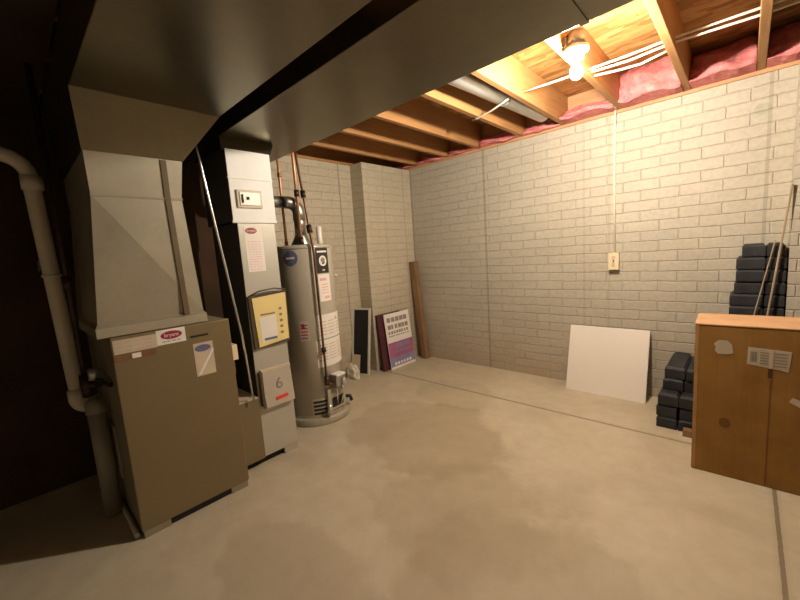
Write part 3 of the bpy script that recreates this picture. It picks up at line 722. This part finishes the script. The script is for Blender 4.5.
# ------------------------------------------------------------------ big carton
cb = thing('cardboard_box', 'large brown cardboard box with torn white labels standing on the floor', 'box', (.33, 2.7, 0))
BX0, BX1, BY0, BY1, BZ = -.184, .95, 2.540, 2.880, .850
RB = Matrix.Translation((BX0, BY0, 0)) @ Matrix.Rotation(math.radians(1.5), 4, 'Z') @ Matrix.Translation((-BX0, -BY0, 0))
MB().box(BX0, BX1, BY0, BY1, 0, BZ-.008, .006, RB).build('carton', 'card', cb)
for ya, yb, nm in ((BY0-.002, (BY0+BY1)/2-.002, 'top_flap'), ((BY0+BY1)/2+.002, BY1+.002, 'top_flap')):
    MB().box(BX0-.003, BX1+.003, ya, yb, BZ-.007, BZ, .002, RB).build(nm, 'lit_card_top', cb)
MB().box(BX0, BX0+.017, BY0-.0015, BY0, .01, BZ-.008, 0, RB).build('lit_corner_strip', 'lit_card_edge', cb)  # lighter strip down the front corner paints in lamplight on the edge
def on_front(mb): return mb.xf(RB)
tl = [(-.105, .745), (-.086, .765), (-.050, .766), (-.032, .745), (-.026, .700), (-.05, .692), (-.086, .690), (-.100, .708), (-.096, .728)]
def poly(pts, y0, y1):
    n_ = len(pts); return MB().verts([(x, y0, z) for x, z in pts]+[(x, y1, z) for x, z in pts], [tuple(range(n_)), tuple(range(n_, 2*n_))[::-1]]+[(i, n_+i, n_+(i+1) % n_, (i+1) % n_) for i in range(n_)])
on_front(poly(tl, BY0-.0015, BY0)).build('torn_label', 'tape', cb)
sl = on_front(poly([(.030, .742), (.186, .733), (.178, .628), (.150, .636), (.028, .652)], BY0-.0015, BY0)).build('shipping_label', 'tape', cb)
g_ = MB()
for k, x in enumerate((.040, .046, .050, .056, .060)): g_.box(x, x+.003, BY0-.0025, BY0-.0015, .668, .720)
for k in range(5): g_.box(.075, .105, BY0-.0025, BY0-.0015, .66+.014*k, .665+.014*k); g_.box(.125, .172, BY0-.0025, BY0-.0015, .652+.016*k, .657+.016*k)
on_front(g_).build('label_print', 'print_grey', sl)
on_front(MB().box(.108, .123, BY0-.003, BY0-.0015, .640, .735)).build('label_seam', 'label_cream', sl)
on_front(MB().box(.106, .122, BY0-.0015, BY0, .590, .640)).build('hand_slot', 'card_dark', cb)
on_front(poly([(.186, .480), (.198, .503), (.26, .480), (.28, .462), (.23, .455)], BY0-.0015, BY0)).build('torn_label', 'tape', cb)
on_front(MB().box(.116, .122, BY0-.001, BY0, .01, .58)).build('carton_seam', 'card_seam', cb)
ring = [(-.048+.024*math.cos(2*PI*k/20), .31+.028*math.sin(2*PI*k/20)) for k in range(20)]
on_front(poly(ring, BY0-.001, BY0)).build('round_stain', 'card_seam', cb)

sb = MB().box(-.262, -.212, 2.93, 2.985, 0, .045, .004).build('wood_block', 'post')
tag(sb, 'small brown wood block on the floor behind the left edge of the carton', 'block')

# ------------------------------------------------------------------ sticks leaning in the corner
s1 = MB().tube([(.050, 3.31, .02), (.199, 3.372, 1.60)], .0075, 4).build('wooden_stick', 'stick')
tag(s1, 'longer pale stick leaning in front of the tall charcoal stack', 'stick', 'sticks leaning behind the carton')
s2 = MB().tube([(-.065, 3.33, .02), (.138, 3.364, 1.26)], .0045, 4).build('wooden_stick', 'stick')
tag(s2, 'shorter thinner pale stick leaning left of the longer stick', 'stick', 'sticks leaning behind the carton')

# ------------------------------------------------------------------ leaning things in the far corner
def lean_x(y0, y1, xb, xt, h, th):          # board that leans towards -x
    a = math.atan2(xb-xt, h); L = math.hypot(xb-xt, h)
    return MB().box(-th, 0, y0, y1, 0, L, .002), Matrix.Translation((xb, 0, 0)) @ Matrix.Rotation(-a, 4, 'Y')
b_, T = lean_x(3.455, 3.535, -2.875, -2.99, 1.225, .075)
po = b_.xf(T @ Matrix.Translation((0, 0, .003))).build('wooden_post', 'post'); tag(po, 'brown square wooden post leaning in the far corner', 'post')

sg = thing('yard_sign', 'white, purple and lavender printed sign leaning against the corner wall', 'sign', (-2.96, 3.09, 0))
b_, T = lean_x(2.895, 3.315, -2.935, -3.010, .645, .012)
T = T @ Matrix.Translation((0, 0, .003))
sb_ = b_.xf(T).build('board', 'label_white', sg)
MB().box(0, .0012, 2.897, 3.313, .03, .135).xf(T).build('lavender_band', 'lav', sb_)
MB().box(0, .0012, 2.897, 3.313, .135, .31).xf(T).build('purple_band', 'purple', sb_)
r5 = random.Random(5)
for z, h, w in ((.575, .052, 5), (.49, .05, 6), (.425, .034, 8), (.385, .013, 9)):
    bars(MB(), 0, 2.93, 3.28, (z,), h, .0012, w, r5).xf(T).build('lettering', 'print_grey', sb_)
for z, h, w in ((.265, .05, 6), (.195, .03, 8)):
    bars(MB(), .0012, 3.00, 3.26, (z,), h, .001, w, r5).xf(T).build('lettering', 'lav', sb_)
bars(MB(), .0012, 2.96, 3.26, (.06,), .03, .001, 6, r5).xf(T).build('lettering', 'label_white', sb_)
b_, T = lean_x(2.815, 3.20, -2.975, -3.042, .65, .025)
mb_ = b_.xf(T @ Matrix.Translation((0, 0, .003))).build('maroon_board', 'maroon'); tag(mb_, 'dark maroon board leaning behind the purple and white sign', 'board')

# framed black panel leaning on the side of the corner wall
A_, B_ = V((-3.246, 2.545, 0)), V((-3.022, 2.610, 0))
ux = (B_-A_).normalized(); lean = V((.024, .145, .75)).normalized(); nz = ux.cross(lean).normalized(); W_, L_ = (B_-A_).length, .762
lean = nz.cross(ux)
TF = Matrix((( ux.x, -nz.x, lean.x, A_.x), (ux.y, -nz.y, lean.y, A_.y), (ux.z, -nz.z, lean.z, A_.z+.003), (0, 0, 0, 1)))
# local: x along width, y away from the viewer, z up the board
fr = thing('framed_panel', 'black panel in a silver frame leaning against the corner wall', 'panel', tuple((A_+B_)/2))
W_ = .236
f_ = .022
MB().box(0, f_, 0, .02, 0, L_).box(W_-f_, W_, 0, .02, 0, L_).box(f_, W_-f_, 0, .02, 0, f_).box(f_, W_-f_, 0, .02, L_-f_, L_).xf(TF).build('frame', 'alu', fr)
MB().box(f_, W_-f_, .006, .018, f_, L_-f_).xf(TF).build('panel', 'screen', fr)
tc_ = MB().box(.0, .115, -.012, -.006, .0, .235, .001).xf(TF @ Matrix.Rotation(math.radians(2), 4, 'Y')).build('tan_card', 'tan_card'); tag(tc_, 'small tan card leaning on the lower left of the framed black panel', 'card')
def lump(c, r, k, name, mat):
    bm = bmesh.new(); bmesh.ops.create_icosphere(bm, subdivisions=3, radius=1); rr = random.Random(k)
    ph = [rr.uniform(0, 6) for _ in range(6)]
    for v in bm.verts:
        p = v.co; s = 1+.16*math.sin(5*p.x+ph[0])*math.sin(6*p.y+ph[1])+.12*math.sin(9*p.z+ph[2]+4*p.x)+rr.uniform(-.05, .05)
        v.co = V((p.x*r[0]*s, p.y*r[1]*s, max(p.z*r[2]*s, -r[2]*.55)))
    zmin = min(v.co.z for v in bm.verts)
    for v in bm.verts: v.co += V((c[0], c[1], c[2]-zmin))
    for f in bm.faces: f.smooth = False
    m_ = MB(); m_.bm.free(); m_.bm = bm; return m_.build(name, mat)
bg = lump((-3.14, 2.49, .001), (.09, .05, .10), 3, 'plastic_bag', 'bag'); tag(bg, 'crumpled whitish plastic bag on the floor beside the framed panel', 'bag')

# ------------------------------------------------------------------ camera, world, view
yaw, pitch, roll = math.radians(43.365), math.radians(-7.239), math.radians(-3.919)
cyw, syw = math.cos(yaw), math.sin(yaw)
fwd = V((-syw*math.cos(pitch), cyw*math.cos(pitch), math.sin(pitch))); right = V((cyw, syw, 0)); upv = right.cross(fwd)
r2 = math.cos(roll)*right+math.sin(roll)*upv; u2 = -math.sin(roll)*right+math.cos(roll)*upv
cam = bpy.data.cameras.new('camera'); co = bpy.data.objects.new('camera', cam); COL.objects.link(co)
cam.sensor_fit = 'HORIZONTAL'; cam.sensor_width = 36; cam.lens = 367.86/800*36; cam.clip_start = .02
co.matrix_world = Matrix(((r2.x, u2.x, -fwd.x, 0), (r2.y, u2.y, -fwd.y, 0), (r2.z, u2.z, -fwd.z, 1.340), (0, 0, 0, 1)))
SC.camera = co

w = bpy.data.worlds.new('world'); SC.world = w; w.use_nodes = True
w.node_tree.nodes['Background'].inputs[0].default_value = (1, .9, .75, 1); w.node_tree.nodes['Background'].inputs[1].default_value = .01
SC.view_settings.view_transform = 'Standard'; SC.view_settings.look = 'None'; SC.view_settings.gamma = 1
SC.view_settings.exposure = 0; SC.view_settings.use_curve_mapping = False
